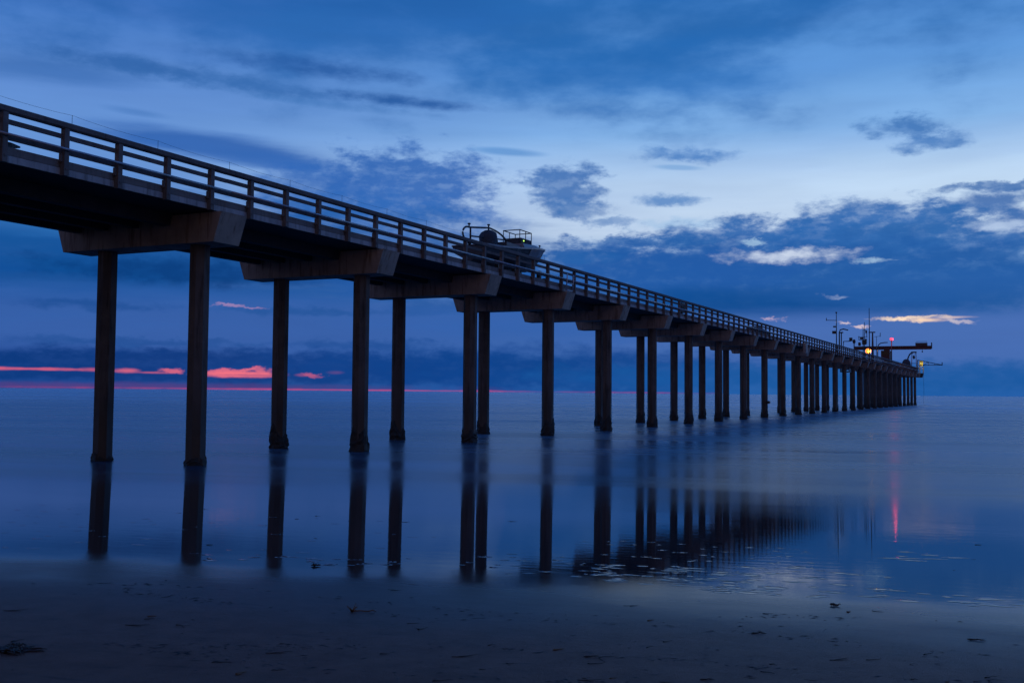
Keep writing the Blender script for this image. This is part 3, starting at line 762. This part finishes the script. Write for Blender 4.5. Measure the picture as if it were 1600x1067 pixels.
# ------------------------------------------------------------------ kelp and foam on the beach
def gz(x, y):
    d = Vector((x, y, 0))-Vector((CAM.x, CAM.y, 0)); s = d.dot(NS); t_ = d.dot(NT)
    return prof(s)+undul(s, t_)
def strand_mesh(seed, L, n=4, r=.006):
    r_ = random.Random(seed); b = MB()
    for q in range(n):
        a = r_.gauss(0, .35); x, y = r_.uniform(-L*.3, L*.1), r_.uniform(-.25, .25)*L*.5; z = r; pts = []
        for k in range(7):
            pts.append((x, y, z+abs(r_.gauss(0, r*.8)))); a += r_.gauss(0, .35); st = L/7*r_.uniform(.6, 1.2)
            x += st*math.cos(a); y += st*math.sin(a)*.8
        b.tube(pts, r*r_.uniform(.7, 1.6), 5, r*.3)
    return b.mesh('kelp')
kms = [strand_mesh(100+i, rng.uniform(.12, .3), rng.choice((1, 2, 3)), rng.uniform(.003, .007)) for i in range(12)]
def place(mesh, mat, s, t_, label, group=None, name='kelp', rz=None, sc_=1):
    p = ground_pt(s, t_, undul(s, t_))
    o = link(name, mesh, mat, None, p, (AZ-math.pi/2+rng.gauss(0, .25)) if rz is None else rz)
    o.scale = (sc_,)*3
    return tag(o, label, 'kelp', group)
def st_of(x, y):
    d = Vector((x, y, 0))-Vector((CAM.x, CAM.y, 0)); return d.dot(NS), d.dot(NT)
# clump at the left edge, near
cl = MB(); r_ = random.Random(3)
for q in range(60):
    a = r_.uniform(0, 6.28); x, y = r_.gauss(0, .09), r_.gauss(0, .06); pts = []; z = .01
    for k in range(6):
        pts.append((x, y, z)); a += r_.gauss(0, .5); x += .05*math.cos(a); y += .035*math.sin(a); z = max(.006, .045*math.exp(-((x/.16)**2))*r_.uniform(.3, 1.2))
    cl.tube(pts, r_.uniform(.007, .015), 5, .004)
s_, t_ = st_of(-18.75, -15.2)
place(cl.mesh('kelp'), M['kelp'], s_, t_, 'tangled dark heap of kelp at the left edge of the sand', 'kelp on the sand', 'kelp_clump', sc_=.75)
tf = MB(); r_ = random.Random(9)
for q in range(7):
    a = r_.uniform(0, 6.28); tf.tube([(0, 0, .0), (.02*math.cos(a), .02*math.sin(a), .03), (.05*math.cos(a), .05*math.sin(a), r_.uniform(.02, .09))], .008, 5, .003)
tf.tube([(.0, 0, .008), (.08, .01, .012), (.15, -.01, .008), (.2, .0, .02), (.23, .0, .008)], .007, 5, .004)
s_, t_ = st_of(-16.1, -16.6)
place(tf.mesh('kelp'), M['kelp_amber'], s_, t_, 'amber kelp tuft standing up from the damp sand', 'kelp on the sand', 'kelp_tuft', rz=AZ-math.pi/2)
s_, t_ = st_of(-13.4, -20.65)
place(strand_mesh(55, .1, 6, .009), M['kelp'], s_, t_, 'small dark knot of kelp alone on the right of the sand', 'kelp on the sand', 'kelp_knot')
s_, t_ = st_of(-13.9, -14.5)
place(strand_mesh(56, .12, 5, .009), M['kelp'], s_, t_, 'dark knot of kelp at the edge of the wet mirror', 'kelp on the sand', 'kelp_knot')
for k in range(80):
    s = rng.choice((rng.uniform(6.4, 11.3), rng.gauss(8.2, .5), rng.uniform(6.2, 9)))
    px = rng.uniform(-.52, .50)                        # spread over the strip of beach in front
    th = AZ - math.atan(px)
    d = Vector((math.cos(th), math.sin(th), 0)); k_ = s/d.dot(NS); tt = d.dot(NT)*k_
    place(rng.choice(kms), M['kelp'] if rng.random() < .85 else M['kelp_amber'], s, tt, 'small thin strand of dark kelp lying on the damp sand', 'small kelp strands on the sand', 'kelp_strand', sc_=rng.uniform(.35, .85))
for k in range(16):
    s = rng.uniform(13.4, 19); px = rng.uniform(-.3, .5); th = AZ - math.atan(px)
    d = Vector((math.cos(th), math.sin(th), 0)); tt = d.dot(NT)*s/d.dot(NS)
    place(rng.choice(kms), M['kelp'], s, tt, 'tiny piece of dark kelp lying on the wet mirror sand', 'kelp bits on the wet sand', 'kelp_scrap', sc_=rng.uniform(.3, .7))
# fine wrack: crumbs of weed and shell strewn in loose lines
wb = MB(); r_ = random.Random(77)
def flake(s, t_, L, w):
    a = r_.gauss(0, .5)+AZ-math.pi/2; p = Vector(ground_pt(s, t_, undul(s, t_)+.001)); ax = Vector((math.cos(a), math.sin(a), 0)); ay = Vector((-ax.y, ax.x, 0))
    h = Vector((0, 0, w*r_.uniform(.4, .9)))
    wb.add([p-ax*L, p+ay*w, p+ax*L, p-ay*w, p+h], [(0, 3, 4), (3, 2, 4), (2, 1, 4), (1, 0, 4)], True)
for s0, sl, wav, ph, n, t0, t1 in ((8.3, -.10, .25, 0, 420, -4, 6), (9.4, .06, .2, 1.2, 260, -5, 7), (7.4, .05, .2, 2.1, 420, -4, 5), (10.3, -.05, .3, 3, 160, -5, 8)):
    for _ in range(n):
        t_ = r_.uniform(t0, t1); den = .5+.5*math.sin(1.9*t_+ph*3)
        if r_.random() > .25+.75*den: continue
        s = s0+sl*t_+wav*math.sin(.8*t_+ph)+r_.gauss(0, .05 if r_.random() < .7 else .35)
        if s < 5.8: continue
        flake(s, t_, r_.uniform(.008, .045)*(1.6 if r_.random() < .1 else 1), r_.uniform(.004, .009))
wo_ = wb.build('wrack', M['kelp']); wo_['kind'] = 'stuff'; wo_['label'] = 'fine dark crumbs of weed strewn in lines over the damp sand'; wo_['category'] = 'wrack'
# swash ripples: low glossy ridges of water left along the edge of the backwash
fb = MB(); r_ = random.Random(21)
def ridge(s, t_, L, w, h):
    n = 12
    ax = NT*.97 + NS*r_.uniform(-.2, .2); ax.normalize(); ay = Vector((-ax.y, ax.x, 0))
    wob = [r_.uniform(.8, 1.15) for _ in range(n)]; rings = []
    for f, g in ((1, -.004), (.8, .0012), (.6, h*.45), (.35, h*.8), (.1, h)):
        ring = []
        for k in range(n):
            a = 2*math.pi*k/n; u_, w_ = L/2*math.cos(a)*wob[k]*f, w/2*math.sin(a)*wob[k]*f
            base = ax*u_+ay*w_; ss_ = s+base.dot(NS); tt_ = t_+base.dot(NT)
            ring.append(ground_pt(ss_, tt_, g))
        rings.append(ring)
    fb.loft(rings, True, True)
def strip(px0, px1, s0, s1, n, L0, L1, w, h=.004):
    for _ in range(n):
        px = r_.uniform(px0, px1); th = AZ - math.atan((px-800)/K); d = Vector((math.cos(th), math.sin(th), 0))
        s = r_.uniform(s0, s1); ridge(s, d.dot(NT)*s/d.dot(NS), r_.uniform(L0, L1), w*r_.uniform(.7, 1.3), h*r_.uniform(.7, 1.3))
strip(930, 1130, 12.0, 13.6, 44, .08, .34, .12)
strip(1100, 1600, 11.6, 12.3, 40, .10, .45, .14)
strip(1100, 1400, 12.3, 14.3, 26, .10, .40, .14)
strip(1380, 1500, 15.0, 16.0, 10, .15, .5, .14)
strip(330, 620, 12.0, 12.8, 22, .08, .25, .12)
strip(700, 980, 12.2, 14.0, 22, .08, .3, .12)
strip(900, 1300, 12.0, 16, 60, .05, .2, .09, .0025)
strip(0, 700, 12.2, 18, 60, .05, .25, .10, .002)
def mk_rip():
    m, b = newmat('ripple_water'); g = nd('ShaderNodeNewGeometry'); n1 = noise(g.outputs['Position'], 12, 3, .5)
    setin(b, 'Base Color', mixc(n1, (.03, .03, .033, 1), (.05, .05, .055, 1))); setin(b, 'Roughness', .06); setin(b, 'IOR', 1.34); return m
fo = fb.build('swash_ripples', mk_rip()); fo['kind'] = 'stuff'; fo['label'] = 'thin broken bright ripple lines along the edge of the backwash'; fo['category'] = 'ripples'
